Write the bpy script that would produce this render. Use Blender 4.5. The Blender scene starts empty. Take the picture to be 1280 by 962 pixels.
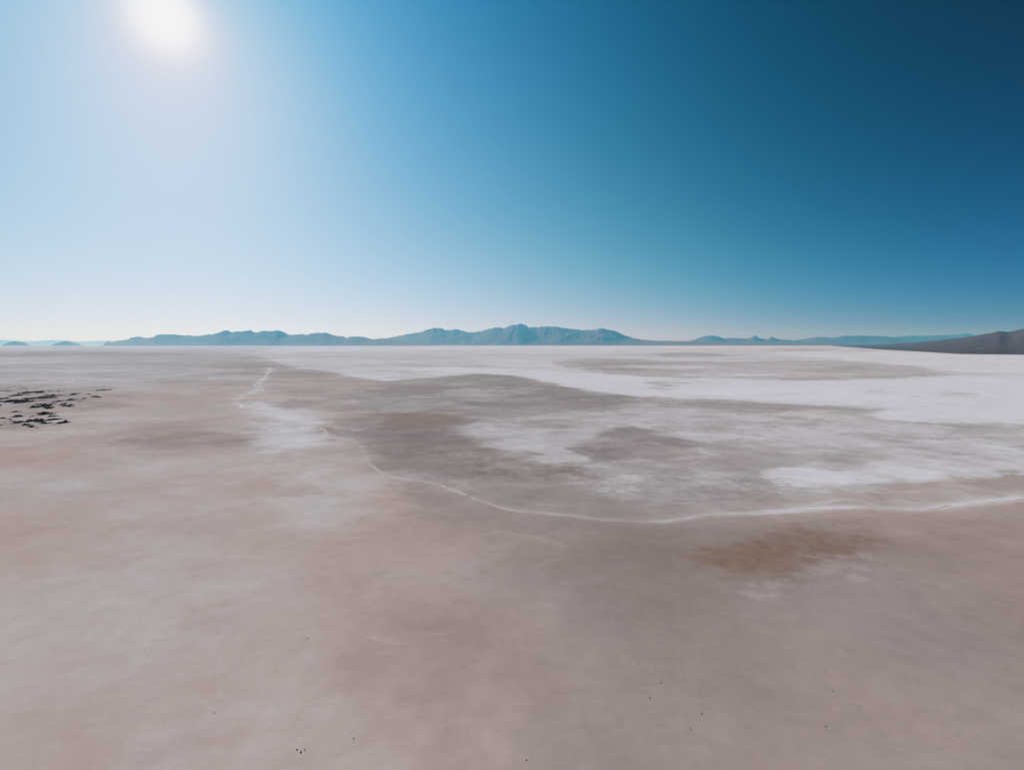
import bpy, math, random
import numpy as np

rng = np.random.default_rng(7)
random.seed(7)
SC = bpy.context.scene
COL = SC.collection

# ----------------------------------------------------------------- camera geometry
HCAM = 120.0                       # drone height over the flat, metres
FPX = 640.0                        # focal length in pixels of a 1280 wide picture (90 degrees across)
HORIZON = 430.0
PITCH = math.atan((481.0 - HORIZON) / FPX)
CP, SP = math.cos(PITCH), math.sin(PITCH)


def ray(px, py):
    dx = (np.asarray(px, float) - 640.0) / FPX
    dy = -(np.asarray(py, float) - 481.0) / FPX
    return np.stack([dx, CP + dy * SP, -SP + dy * CP], -1)


def ground_pts(pts):
    p = np.asarray(pts, float)
    d = ray(p[:, 0], p[:, 1])
    t = -HCAM / d[:, 2]
    return d[:, :2] * t[:, None]


def at_depth(px, py, Y):
    """point on the sight line of a pixel at forward distance Y"""
    d = ray(px, py)
    t = np.asarray(Y, float) / d[..., 1]
    p = d * t[..., None]
    p[..., 2] += HCAM
    return p


_s = ray(205, 20)
_s = _s / np.linalg.norm(_s)
SUN_EL = math.asin(_s[2])
SUN_AZ = math.atan2(_s[0], _s[1])
SUN = _s


# ----------------------------------------------------------------- noise in numpy
def _hash(ix, iy, seed):
    h = (ix.astype(np.int64) * 374761393 + iy.astype(np.int64) * 668265263 + seed * 974711) & 0x7FFFFFFF
    h = ((h ^ (h >> 13)) * 1274126177) & 0x7FFFFFFF
    h = (h ^ (h >> 16)) & 0xFFFF
    return h / 32767.5 - 1.0


def vnoise(x, y, seed=0):
    x0 = np.floor(x); y0 = np.floor(y)
    fx = x - x0; fy = y - y0
    ux = fx * fx * fx * (fx * (fx * 6 - 15) + 10); uy = fy * fy * fy * (fy * (fy * 6 - 15) + 10)
    a = _hash(x0, y0, seed); b = _hash(x0 + 1, y0, seed)
    c = _hash(x0, y0 + 1, seed); d = _hash(x0 + 1, y0 + 1, seed)
    return (a * (1 - ux) + b * ux) * (1 - uy) + (c * (1 - ux) + d * ux) * uy


def fbm(x, y, L, octv=5, seed=0, gain=0.5):
    s = 0.0; a = 1.0; tot = 0.0
    f = 1.0 / L
    for k in range(octv):
        ca, sa = math.cos(0.7 * k + 0.3), math.sin(0.7 * k + 0.3)
        s = s + a * vnoise((x * ca - y * sa) * f, (x * sa + y * ca) * f, seed + 17 * k)
        tot += a; a *= gain; f *= 2.03
    return s / tot


def sstep(a, b, x):
    t = np.clip((x - a) / (b - a), 0, 1)
    return t * t * (3 - 2 * t)


def catmull(pts, n=6, closed=False):
    p = np.asarray(pts, float)
    m = len(p)
    out = []
    rngk = range(m) if closed else range(m - 1)
    for i in rngk:
        if closed:
            p0, p1, p2, p3 = p[(i - 1) % m], p[i], p[(i + 1) % m], p[(i + 2) % m]
        else:
            p0, p1, p2, p3 = p[max(i - 1, 0)], p[i], p[i + 1], p[min(i + 2, m - 1)]
        for k in range(n):
            t = k / n
            out.append(0.5 * ((2 * p1) + (-p0 + p2) * t + (2 * p0 - 5 * p1 + 4 * p2 - p3) * t * t
                              + (-p0 + 3 * p1 - 3 * p2 + p3) * t ** 3))
    if not closed:
        out.append(p[-1])
    return np.array(out)


# ----------------------------------------------------------------- object helpers
def link(name, verts, faces, mat, parent=None, smooth=True):
    me = bpy.data.meshes.new(name)
    verts = np.asarray(verts, np.float32)
    me.vertices.add(len(verts))
    me.vertices.foreach_set('co', verts.ravel())
    if isinstance(faces, np.ndarray):
        nf, k = faces.shape
        me.loops.add(nf * k); me.polygons.add(nf)
        me.loops.foreach_set('vertex_index', faces.astype(np.int32).ravel())
        me.polygons.foreach_set('loop_start', np.arange(0, nf * k, k, dtype=np.int32))
    else:
        tot = sum(len(f) for f in faces)
        me.loops.add(tot); me.polygons.add(len(faces))
        me.loops.foreach_set('vertex_index', np.array([i for f in faces for i in f], np.int32))
        st = np.cumsum([0] + [len(f) for f in faces[:-1]]).astype(np.int32)
        me.polygons.foreach_set('loop_start', st)
    me.update(calc_edges=True)
    me.validate()
    me.polygons.foreach_set('use_smooth', np.full(len(me.polygons), smooth))
    me.materials.append(mat)
    o = bpy.data.objects.new(name, me)
    COL.objects.link(o)
    if parent is not None:
        o.parent = parent
    return o


def tag(o, label=None, cat=None, group=None, kind=None):
    if label: o['label'] = label
    if cat: o['category'] = cat
    if group: o['group'] = group
    if kind: o['kind'] = kind
    return o


def grid_faces(nr, nc, wrap=False):
    r = np.arange(nr - 1)[:, None]
    c = np.arange(nc if wrap else nc - 1)[None, :]
    a = r * nc + c; b = r * nc + (c + 1) % nc
    return np.stack([a, b, b + nc, a + nc], -1).reshape(-1, 4)


class NT:
    """small helper for writing node trees"""
    def __init__(self, tree):
        self.t = tree

    def n(self, typ, **kw):
        x = self.t.nodes.new(typ)
        for k, v in kw.items():
            setattr(x, k, v)
        return x

    def put(self, sock, v):
        if isinstance(v, bpy.types.NodeSocket):
            self.t.links.new(v, sock)
        elif v is not None:
            try:
                sock.default_value = v
            except Exception:
                sock.default_value = (*v, 1.0)

    def math(self, op, a, b=None, c=None, clamp=False):
        x = self.n('ShaderNodeMath', operation=op, use_clamp=clamp)
        self.put(x.inputs[0], a); self.put(x.inputs[1], b)
        if c is not None: self.put(x.inputs[2], c)
        return x.outputs[0]

    def vec(self, op, a, b=None, s=None):
        x = self.n('ShaderNodeVectorMath', operation=op)
        self.put(x.inputs[0], a)
        if b is not None: self.put(x.inputs[1], b)
        if s is not None: self.put(x.inputs['Scale'], s)
        return x.outputs['Value'] if op in ('DOT_PRODUCT', 'LENGTH') else x.outputs[0]

    def mix(self, f, a, b, mode='MIX'):
        x = self.n('ShaderNodeMix', data_type='RGBA', blend_type=mode)
        self.put(x.inputs[0], f); self.put(x.inputs[6], a); self.put(x.inputs[7], b)
        return x.outputs[2]

    def noise(self, vec, scale, detail=5, rough=0.55, dist=0.0):
        x = self.n('ShaderNodeTexNoise')
        self.put(x.inputs['Vector'], vec)
        x.inputs['Scale'].default_value = scale
        x.inputs['Detail'].default_value = detail
        x.inputs['Roughness'].default_value = rough
        x.inputs['Distortion'].default_value = dist
        return x.outputs[0]

    def ramp(self, v, a, b, lo=0.0, hi=1.0):
        x = self.n('ShaderNodeMapRange', interpolation_type='SMOOTHSTEP')
        self.put(x.inputs[0], v)
        for i, q in zip((1, 2, 3, 4), (a, b, lo, hi)):
            self.put(x.inputs[i], q)
        return x.outputs[0]

    def attr(self, name):
        return self.n('ShaderNodeAttribute', attribute_name=name).outputs['Fac']


def new_mat(name):
    m = bpy.data.materials.new(name)
    m.use_nodes = True
    t = NT(m.node_tree)
    b = m.node_tree.nodes['Principled BSDF']
    b.inputs['Specular IOR Level'].default_value = 0.15
    b.inputs['Roughness'].default_value = 0.85
    return m, t, b


# ----------------------------------------------------------------- view settings
EXPO = 0.3
SC.view_settings.view_transform = 'Standard'
SC.view_settings.look = 'None'
SC.view_settings.exposure = EXPO
SC.view_settings.gamma = 1.0
SC.view_settings.use_curve_mapping = False
SC.render.engine = 'CYCLES'
SC.cycles.use_denoising = True
SC.cycles.max_bounces = 4
SC.cycles.diffuse_bounces = 2
SC.cycles.glossy_bounces = 1
SC.cycles.transmission_bounces = 0
SC.cycles.volume_bounces = 0
SC.cycles.caustics_reflective = False

cam = bpy.data.cameras.new('camera')
cam_o = bpy.data.objects.new('camera', cam)
COL.objects.link(cam_o)
cam.sensor_fit = 'HORIZONTAL'
cam.angle = math.pi / 2
cam.clip_start = 1.0
cam.clip_end = 400000.0
cam_o.location = (0, 0, HCAM)
cam_o.rotation_euler = (math.pi / 2 - PITCH, 0, 0)
SC.camera = cam_o

# ----------------------------------------------------------------- sky and sun
world = bpy.data.worlds.new('World')
SC.world = world
world.use_nodes = True
wt = NT(world.node_tree)
bg = world.node_tree.nodes['Background']
bg.inputs['Strength'].default_value = 0.1
sky = wt.n('ShaderNodeTexSky', sky_type='NISHITA')
sky.sun_disc = False
sky.sun_elevation = SUN_EL
sky.sun_rotation = SUN_AZ
sky.altitude = 1200.0
sky.air_density = 1.0
sky.dust_density = 1.0
sky.ozone_density = 3.0
# film response of the sky: each channel of the Nishita radiance gets a gain that depends on the height over
# the horizon and on the angle from the sun (the pale circumsolar glow), then a soft shoulder
SKY_A = 0.9
SKY_K = [[-3.187, 3.846, 4.913, -4.812, 2.504, -3.757, -18.56, 15.734, 0.611, 0.702],
         [-0.57, 0.24, 2.633, -1.863, -0.29, -0.27, -6.789, 6.532, 0.028, 0.241],
         [0.21, -0.93, 1.045, 0.289, 0.325, 0.051, -6.09, 6.403, -0.114, -0.044]]
SKY_W = 0.1
direction = wt.vec('NORMALIZE', wt.n('ShaderNodeTexCoord').outputs['Generated'])
cg = wt.math('MAXIMUM', wt.vec('DOT_PRODUCT', direction, tuple(SUN)), 0.0)
sep = wt.n('ShaderNodeSeparateXYZ')
wt.put(sep.inputs[0], direction)
elev = wt.math('MAXIMUM', wt.math('ARCSINE', sep.outputs[2]), 0.0)
elc = wt.math('MINIMUM', elev, 0.62)
hz = wt.math('EXPONENT', wt.math('MULTIPLY', elev, -1.0 / SKY_W))
c2 = wt.math('POWER', cg, 2.0)
feats = [cg, c2, wt.math('POWER', cg, 3.0), hz, wt.math('MULTIPLY', hz, cg), elc, wt.math('MULTIPLY', elc, cg),
         wt.math('POWER', cg, 40.0), wt.math('POWER', cg, 400.0), wt.math('POWER', cg, 1500.0)]
z = None
for i, f in enumerate(feats):
    term = wt.vec('SCALE', tuple((SKY_K[c] + [1.4])[i + 1] for c in range(3)), s=f)
    z = wt.vec('ADD', tuple(SKY_K[c][0] for c in range(3)), term) if z is None else wt.vec('ADD', z, term)
zs = wt.n('ShaderNodeSeparateXYZ'); wt.put(zs.inputs[0], z)
ns = wt.n('ShaderNodeSeparateXYZ'); wt.put(ns.inputs[0], sky.outputs[0])
cmb = wt.n('ShaderNodeCombineXYZ')
for c in range(3):
    q = wt.math('MULTIPLY', wt.math('EXPONENT', zs.outputs[c]), wt.math('MULTIPLY', ns.outputs[c], 0.1))
    q = wt.math('SUBTRACT', 1.0, wt.math('EXPONENT', wt.math('MULTIPLY', q, -1.0)))
    wt.put(cmb.inputs[c], wt.math('MULTIPLY', q, SKY_A / 0.1 / 2 ** EXPO))
wt.put(bg.inputs['Color'], cmb.outputs[0])
world.cycles.sampling_method = 'MANUAL'
world.cycles.sample_map_resolution = 1024

sun = bpy.data.lights.new('sun', 'SUN')
sun.energy = 4.2
sun.angle = math.radians(0.53)
sun.color = (1.0, 0.93, 0.85)
sun_o = bpy.data.objects.new('sun', sun)
COL.objects.link(sun_o)
sun_o.location = (0, 0, 3000)
sun_o.rotation_euler = (math.pi / 2 - SUN_EL, 0, -SUN_AZ + math.pi)   # lamp looks down -Z

# ----------------------------------------------------------------- the flat: what lies where
# vertices of one big disc, denser where the flat is looked at
az_in = np.arctan(np.linspace(-1.18, 1.18, 1040))
az_out = np.linspace(az_in[-1], 2 * math.pi + az_in[0], 50)[1:-1]
az = np.concatenate([az_in, az_out])
rows_px = np.concatenate([np.concatenate([np.arange(1060, 700, -1.0), np.arange(700, 436, -0.75)]), np.arange(436, 431.2, -0.25)])
r_in = HCAM / np.tan(np.arctan((rows_px - 481.0) / FPX) + PITCH)
r_in = np.concatenate([[25, 55], r_in[r_in > 75], [70000.0, 90000.0]])
R, A = np.meshgrid(r_in, az, indexing='ij')
X = (R * np.sin(A)).ravel(); Y = (R * np.cos(A)).ravel()
NV = X.size
RR = R.ravel()
front = (Y > 60) & (np.abs(X) < 1.3 * Y)
fx, fy, fr = X[front], Y[front], RR[front]


def dist_poly(px, py, P, closed=True):
    """distance to a polyline, and inside flag when closed"""
    d2 = np.full(px.shape, 1e18); ins = np.zeros(px.shape, bool)
    n = len(P)
    for i in range(n if closed else n - 1):
        a = P[i]; b = P[(i + 1) % n]
        e = b - a; L2 = max(float(e @ e), 1e-9)
        t = np.clip(((px - a[0]) * e[0] + (py - a[1]) * e[1]) / L2, 0, 1)
        d2 = np.minimum(d2, (px - a[0] - t * e[0]) ** 2 + (py - a[1] - t * e[1]) ** 2)
        if closed:
            cr = (a[1] > py) != (b[1] > py)
            if cr.any():
                xi = a[0] + (py - a[1]) / (b[1] - a[1] + 1e-12) * e[0]
                ins ^= cr & (px < xi)
    return np.sqrt(d2), ins


def area(px_pts, soft=1.0, warp=1.0, seed=1, tatter=0.3):
    """soft-edged patch of the flat: coverage 0..1 at every front vertex"""
    q = catmull(px_pts, 4, True)
    q[:, 1] = np.maximum(q[:, 1], 431.6)
    P = ground_pts(q)
    Dm = float(np.exp(np.mean(np.log(np.hypot(P[:, 0], P[:, 1])))))
    ext = max(np.ptp(P[:, 0]), np.ptp(P[:, 1]))
    s = soft * 0.02 * fr + 0.5
    lo = P.min(0) - ext * 0.25 - Dm * 0.12; hi = P.max(0) + ext * 0.25 + Dm * 0.25
    k = np.nonzero((fx > lo[0]) & (fx < hi[0]) & (fy > lo[1]) & (fy < hi[1]))[0]
    out = np.zeros(fx.shape)
    if len(k) == 0: return out
    x, y, r = fx[k], fy[k], fr[k]
    L = min(Dm, 1400.0) * 0.13
    la = np.minimum(r, 3 * Dm)
    wx = fbm(x, y, L, 6, seed, 0.58) * warp * 0.045 * la
    wy = fbm(x + 999, y - 555, L, 6, seed + 5, 0.58) * warp * 0.065 * la
    d, ins = dist_poly(x + wx, y + wy, P)
    sd = np.where(ins, d, -d)
    sd = sd + tatter * 0.07 * la * fbm(x * 0.8, y, min(Dm, 1600.0) * 0.05, 7, seed + 40, 0.68)
    out[k] = sstep(-s[k], s[k], sd)
    return out


def line(px_pts, width, soft=1.0, warp=0.15, seed=3):
    P = ground_pts(catmull(px_pts, 6))
    x, y = fx, fy
    lo = P.min(0) - 80; hi = P.max(0) + 80
    k = np.nonzero((fx > lo[0]) & (fx < hi[0]) & (fy > lo[1]) & (fy < hi[1]))[0]
    out = np.zeros(fx.shape)
    x, y = fx[k], fy[k]
    w = fbm(x, y, 40, 5, seed) * 20 * warp
    d, _ = dist_poly(x + w, y + w * 0.7, P, False)
    out[k] = np.exp(-(d / (width if np.isscalar(width) else width[k])) ** 2)
    return out


def over(dst, m, amt):
    """lay coverage m over dst: dst moves towards amt"""
    dst[:] = dst * (1 - m) + amt * m


tone = np.full(fx.shape, 0.47); warm = np.ones(fx.shape); ochre = np.zeros(fx.shape); rough = np.zeros(fx.shape)


def P(pts, t=None, w=None, soft=2.0, warp=0.6, seed=1, tatter=0.5, op=1.0, o=None, r=None, veil=0.0):
    """lay one patch of the flat: t = how much salt lies on it (0 wet silt, 1 clean salt), w = how pink the silt is"""
    m = area(pts, soft, warp, seed, tatter) * op
    if veil:
        m = m * np.clip(1 - veil * (0.5 + 1.6 * fbm(fx * 0.6, fy, 0.03 * np.sqrt(fr.min() * 3000) + 40, 6, seed + 70, 0.6)), 0, 1)
    if t is not None: tone[:] = tone * (1 - m) + t * m
    if w is not None: warm[:] = warm * (1 - m) + w * m
    if o is not None: ochre[:] = ochre * (1 - m) + o * m
    if r is not None: rough[:] = rough * (1 - m) + r * m


MAIN = [(396, 532), (405, 538), (413, 546), (440, 550), (455, 562), (462, 580), (480, 592), (520, 600), (545, 605),
        (590, 622), (620, 632), (650, 638), (700, 643), (760, 649), (820, 652), (850, 649), (880, 644), (940, 641), (985, 638),
        (1070, 634), (1140, 636), (1180, 632), (1230, 627), (1290, 621), (1360, 613)]
# near mud: tone falls from left to right, then broad patches
dx = fx / fy
lat = dx + 0.10 * fbm(fx, fy, 160, 4, 8)
tone[:] = 0.535 - 0.20 * sstep(-0.35, 0.35, lat)
P([(-80, 560), (200, 560), (420, 600), (470, 680), (430, 760), (250, 720), (-80, 712)], 0.60, soft=6, seed=92)
P([(-80, 712), (60, 710), (130, 716), (260, 708), (380, 690), (420, 740), (380, 860), (250, 960), (60, 900), (-80, 880)], 0.585, 0.85, soft=4, seed=93, tatter=0.8)
P([(120, 705), (300, 700), (380, 720), (300, 760), (180, 760)], 0.63, 0.8, soft=5, seed=94)
P([(-80, 640), (40, 640), (120, 660), (140, 700), (60, 712), (-80, 712)], 0.48, 1.2, soft=5, seed=91)
P([(-80, 545), (60, 556), (150, 578), (160, 600), (40, 596), (-80, 590)], 0.47, 1.1, soft=4, seed=90)
P([(230, 640), (330, 625), (400, 650), (380, 690), (300, 700), (240, 690)], 0.50, 1.0, soft=5, seed=95, tatter=1.2, o=0.04)
P([(425, 645), (500, 655), (530, 690), (480, 740), (420, 720), (405, 680)], 0.44, 1.2, soft=5, seed=96, tatter=1.2)
P([(430, 700), (560, 700), (640, 740), (560, 800), (440, 790)], 0.46, 0.8, soft=6, seed=97)
P([(560, 612), (760, 652), (860, 652), (1000, 640), (1290, 624), (1400, 620), (1400, 720), (1100, 740), (1000, 790), (900, 850), (800, 830), (740, 770), (640, 700), (560, 660), (500, 620)], 0.24, 0.9, soft=6, seed=101)
P([(700, 655), (860, 660), (930, 725), (960, 790), (900, 850), (800, 820), (730, 760)], 0.22, 0.95, soft=6, seed=102, tatter=0.8)
P([(520, 602), (620, 634), (700, 646), (720, 665), (640, 665), (560, 640)], 0.25, 0.7, soft=4, seed=103, tatter=0.8)
P([(600, 850), (900, 870), (1100, 820), (1400, 800), (1400, 1150), (600, 1150), (520, 1000)], 0.35, 1.0, soft=9, seed=104)
P([(930, 728), (990, 712), (1040, 698), (1080, 690), (1150, 700), (1280, 720), (1400, 730), (1400, 790), (1100, 800), (960, 775)], 0.33, 0.85, soft=4, seed=105, tatter=0.8)
P([(1000, 770), (1150, 760), (1300, 790), (1300, 830), (1100, 830)], 0.27, 1.0, soft=6, seed=114)
P([(1085, 665), (1180, 655), (1290, 640), (1400, 630), (1400, 690), (1240, 700), (1120, 696)], 0.27, 1.0, soft=5, seed=106)
P([(1210, 690), (1290, 670), (1400, 680), (1400, 820), (1260, 810)], 0.27, 1.3, soft=6, seed=113)
P([(500, 770), (660, 760), (700, 830), (650, 900), (540, 940), (470, 880)], 0.38, 1.1, soft=5, seed=108, tatter=1.0, o=0.10)
P([(575, 780), (600, 775), (606, 792), (585, 796)], o=0.22, soft=3, seed=115)
P([(650, 865), (690, 850), (700, 880), (665, 895)], o=0.22, soft=3, seed=116)
P([(450, 810), (520, 812), (500, 850), (440, 860)], 0.40, soft=3, seed=117)
P([(760, 738), (830, 735), (900, 750), (860, 770), (780, 765)], o=0.25, soft=4, seed=109, tatter=1.2)
P([(240, 762), (270, 760), (298, 772), (270, 780), (244, 776)], 0.48, soft=2, seed=110, tatter=1.0)
P([(255, 850), (278, 858), (275, 874), (245, 876)], 0.49, soft=2, seed=111, tatter=1.0)
P([(225, 930), (280, 920), (325, 928), (290, 942), (240, 946)], 0.46, soft=3, seed=112, tatter=1.0)
P([(705, 690), (860, 655), (1000, 646), (1160, 650), (1200, 668), (1080, 700), (980, 735), (860, 745), (760, 730)], o=0.22, soft=5, seed=124, tatter=1.0)
OCH = [(872, 694), (890, 683), (916, 673), (975, 664), (1050, 661), (1082, 667), (1068, 680), (1050, 693), (1007, 709), (964, 721), (920, 724), (905, 712), (885, 704)]
P(OCH, 0.14, 1.0, soft=2.2, seed=107, tatter=0.8, o=0.55, r=1.0)
P([(900, 692), (930, 680), (980, 675), (1030, 676), (1010, 695), (960, 714), (925, 718)], soft=2.5, seed=118, tatter=1.3, o=0.95, r=1.0)
P([(930, 726), (970, 718), (1012, 706), (1052, 692), (1075, 690), (1060, 702), (1000, 722), (950, 738)], 0.50, 0.6, soft=1.2, seed=119, tatter=2.0, op=0.8)

# grey crust beyond the long ridge
CRUST = MAIN[1:] + [(1500, 600), (1500, 440), (900, 434), (340, 436), (325, 446), (346, 458), (334, 470), (345, 490), (380, 515)]
P(CRUST, 0.46, 0.25, soft=0.8, warp=0.2, seed=11, tatter=0.1)
# far plain
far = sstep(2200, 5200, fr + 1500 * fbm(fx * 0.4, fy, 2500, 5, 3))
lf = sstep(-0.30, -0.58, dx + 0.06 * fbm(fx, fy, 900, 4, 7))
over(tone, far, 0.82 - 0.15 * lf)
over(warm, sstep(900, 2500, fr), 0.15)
WHITE = [(470, 476), (430, 469), (380, 461), (335, 447), (330, 440), (360, 435), (700, 433.5), (1000, 433.2), (1240, 443), (1290, 444), (1500, 452), (1560, 500),
         (1420, 530), (1280, 530), (1200, 529), (1160, 527), (1110, 523), (1068, 516.5), (1120, 511), (1060, 510), (1000, 506), (900, 500), (820, 497), (760, 491), (700, 482),
         (640, 470), (600, 467), (560, 470)]
P(WHITE, 0.82, 0.0, soft=0.8, warp=0.35, seed=21, tatter=0.5)
P([(520, 461), (600, 459), (700, 464), (800, 470), (820, 486), (860, 497), (760, 489), (700, 480), (640, 469), (580, 465)], 0.95, 0, 0.9, 0.4, 22)
P([(880, 480), (1000, 477), (1190, 470), (1300, 466), (1400, 480), (1400, 528), (1200, 527), (1100, 520), (1130, 508), (1020, 502), (900, 496)], 0.99, 0, 2.2, 0.8, 23, 1.0)
P([(800, 484), (880, 479), (960, 482), (900, 492), (830, 492)], 0.86, 0, 2, 0.8, 26, 1.0, veil=0.4)
P([(960, 441), (1110, 440), (1250, 445), (1400, 450), (1400, 466), (1200, 464), (1150, 457), (1060, 449)], 0.98, 0, 1.5, 0.5, 25)
P([(330, 434.5), (500, 433.5), (800, 433), (960, 433), (960, 435), (800, 436), (500, 437), (340, 438)], 0.93, 0, 1.0, 0.3, 24)
P([(340, 442), (430, 440), (560, 444), (620, 452), (520, 456), (430, 456), (370, 450)], 0.74, 0.1, 2.5, 0.5, 27, 0.8, veil=0.4)
# grey lens lying in the white
LENS = [(690, 452), (730, 448), (800, 449), (840, 451), (930, 452), (1030, 450), (1090, 454), (1158, 459.5), (1163, 463), (1186, 466.5), (1176, 470), (1060, 475), (960, 474), (870, 472), (780, 469), (730, 463)]
P(LENS, 0.64, 0.25, 0.6, 0.3, 31, 0.5)
P([(700, 452), (740, 449), (800, 450), (830, 454), (800, 462), (740, 461)], 0.44, 0.2, 1.2, 0.4, 32, 0.8, veil=0.5)
P([(775, 457), (830, 456), (900, 458), (860, 461), (800, 460)], 0.82, 0, 0.8, 0.4, 33, 0.6)
P([(870, 464), (960, 462), (1040, 466), (960, 470), (880, 469)], 0.74, 0.1, 1.2, 0.5, 45, 0.8)
P([(900, 471), (1000, 472), (1100, 471.5), (1060, 475), (960, 474.5)], 0.56, 0.3, 0.6, 0.3, 46, 0.5)
P([(815, 441.5), (860, 440.5), (905, 442.5), (900, 445.5), (850, 446), (818, 444)], 0.56, 0.1, 0.7, 0.3, 34)
P([(1098, 491), (1140, 489.5), (1190, 489), (1182, 491.5), (1140, 493), (1104, 494)], 0.66, 0.1, 0.7, 0.5, 36, 1.2)
P([(965, 494), (1010, 491), (1050, 490), (1020, 493), (985, 496)], 0.76, 0.1, 0.7, 0.5, 37, 1.0)
P([(815, 479), (832, 477.5), (842, 482), (830, 486), (816, 484)], 0.60, 0, 0.6, 0.5, 38, 1.6, veil=0.5)
P([(960, 436.5), (1010, 436), (1040, 437), (1000, 438)], 0.58, 0.1, 0.7, 0.3, 39)
P([(1045, 458), (1080, 456), (1085, 459), (1050, 461)], 0.5, 0.4, 0.4, 0.3, 44)

# grey hump in the middle of the flat
P([(470, 500), (500, 486), (530, 480), (562, 473), (600, 468.5), (640, 471), (700, 483), (760, 492), (820, 498), (860, 506), (800, 516), (740, 518), (680, 522), (620, 524), (560, 518), (500, 512)], 0.42, 0.2, 1.3, 0.5, 51, 0.7)
P([(560, 474), (600, 469), (640, 471.5), (700, 483.5), (760, 492.5), (800, 498), (740, 499), (680, 492), (620, 482)], 0.34, 0.1, 1.0, 0.4, 58, 0.6)
P([(590, 492), (680, 484), (760, 494), (790, 504), (720, 508), (640, 508), (590, 502)], 0.30, 0.15, 2.6, 0.8, 52, 1.2, veil=0.45)
P([(545, 480), (600, 484), (640, 492), (600, 500), (550, 494)], 0.47, 0.1, 2.0, 0.8, 59, 1.2, veil=0.4)
P([(800, 499), (900, 502), (1000, 508), (1080, 515), (1110, 524), (1200, 531), (1400, 531), (1400, 560), (1200, 556), (1000, 546), (900, 534), (800, 522)], 0.64, 0.15, 2.2, 0.6, 53, 0.8)
P([(790, 498), (860, 501), (960, 506), (1010, 511), (940, 514), (850, 512)], 0.50, 0.2, 1.5, 0.5, 47, 0.8)
# dark band along the ridge
P([(400, 520), (440, 508), (500, 505), (580, 516), (605, 530), (592, 540), (640, 562), (700, 587), (760, 607), (830, 612), (900, 614), (960, 622), (1000, 634), (880, 642), (820, 650), (700, 641), (620, 630), (545, 603), (480, 590), (463, 578), (455, 560), (440, 548), (415, 540)], 0.33, 0.4, 2.0, 0.5, 54, 0.7)
P([(430, 530), (520, 512), (590, 528), (640, 566), (690, 590), (640, 602), (560, 588), (485, 572), (460, 552)], 0.17, 0.5, 3.6, 0.8, 55, 1.0)
P([(465, 590), (560, 600), (660, 610), (760, 622), (860, 628), (860, 645), (760, 646), (640, 634), (560, 610)], 0.30, 0.5, 2.2, 0.5, 48, 0.8)
P([(460, 522), (490, 517), (535, 519), (580, 527), (545, 531), (490, 530)], 0.16, 0.9, 1.6, 0.6, 56, 0.8, o=0.30)
P([(470, 488), (495, 480), (540, 478), (560, 484), (520, 492)], 0.36, 0.4, 1.4, 0.6, 57, 0.8)
P([(430, 500), (500, 496), (560, 506), (540, 514), (470, 512)], 0.52, 0.1, 2.5, 0.7, 49, 1.0)
# pale sheet in the middle and its tail
P([(582, 531), (620, 524), (690, 520), (760, 514), (850, 512), (960, 516), (1060, 524), (1180, 540), (1180, 560), (1000, 556), (900, 552), (860, 548), (800, 534), (760, 536), (740, 548), (712, 558), (760, 590), (800, 612), (760, 612), (690, 588), (640, 565), (600, 546)], 0.62, 0.1, 2.0, 0.6, 61, 0.8)
P([(590, 534), (650, 527), (730, 530), (745, 540), (700, 552), (650, 556), (610, 547)], 0.55, 0.05, 2.8, 0.7, 62, 0.8)
P([(690, 560), (735, 574), (800, 590), (870, 596), (840, 612), (790, 618), (740, 600), (700, 580)], 0.58, 0.1, 2.0, 0.8, 63, 1.4, veil=0.45)
P([(709, 560), (735, 549), (760, 540), (790, 533), (830, 542), (866, 553), (850, 562), (815, 572), (770, 576), (735, 571)], 0.29, 0.2, 0.9, 0.5, 64, 0.6)
P([(850, 556), (920, 558), (1010, 562), (1100, 572), (1060, 588), (960, 594), (880, 590), (830, 574)], 0.50, 0.2, 3.0, 0.8, 65, 1.4, veil=0.3)
P([(960, 545), (1100, 552), (1290, 552), (1400, 556), (1400, 572), (1200, 574), (1060, 566)], 0.66, 0.05, 3.0, 0.8, 50, 0.8)
P([(1100, 552), (1180, 549), (1170, 560), (1110, 562)], 0.54, 0.1, 1.5, 0.8, 43, 1.4, veil=0.4)
P([(800, 590), (900, 592), (980, 600), (960, 616), (880, 622), (800, 622), (740, 606)], 0.52, 0.2, 3.0, 0.9, 42, 1.4, r=0.6)
# white patches before the ridge on the right
P([(972, 608), (990, 592), (1030, 586), (1080, 590), (1118, 598), (1100, 606), (1050, 612), (1000, 616)], 0.77, 0.0, 1.4, 0.8, 66, 1.1)
P([(1110, 596), (1150, 580), (1210, 571), (1290, 566), (1400, 566), (1400, 592), (1280, 594), (1200, 600), (1130, 604)], 0.80, 0.0, 2.0, 0.7, 67, 0.9)
P([(940, 622), (1040, 614), (1120, 608), (1230, 597), (1300, 595), (1400, 592), (1400, 612), (1280, 622), (1180, 632), (1080, 634), (960, 638)], 0.40, 0.55, 1.4, 0.5, 68, 1.0)
P([(540, 560), (600, 566), (660, 574), (710, 590), (760, 606), (700, 608), (640, 594), (570, 580)], 0.20, 0.55, 2.2, 1.0, 69, 1.6, r=1.0, veil=0.4)
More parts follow.
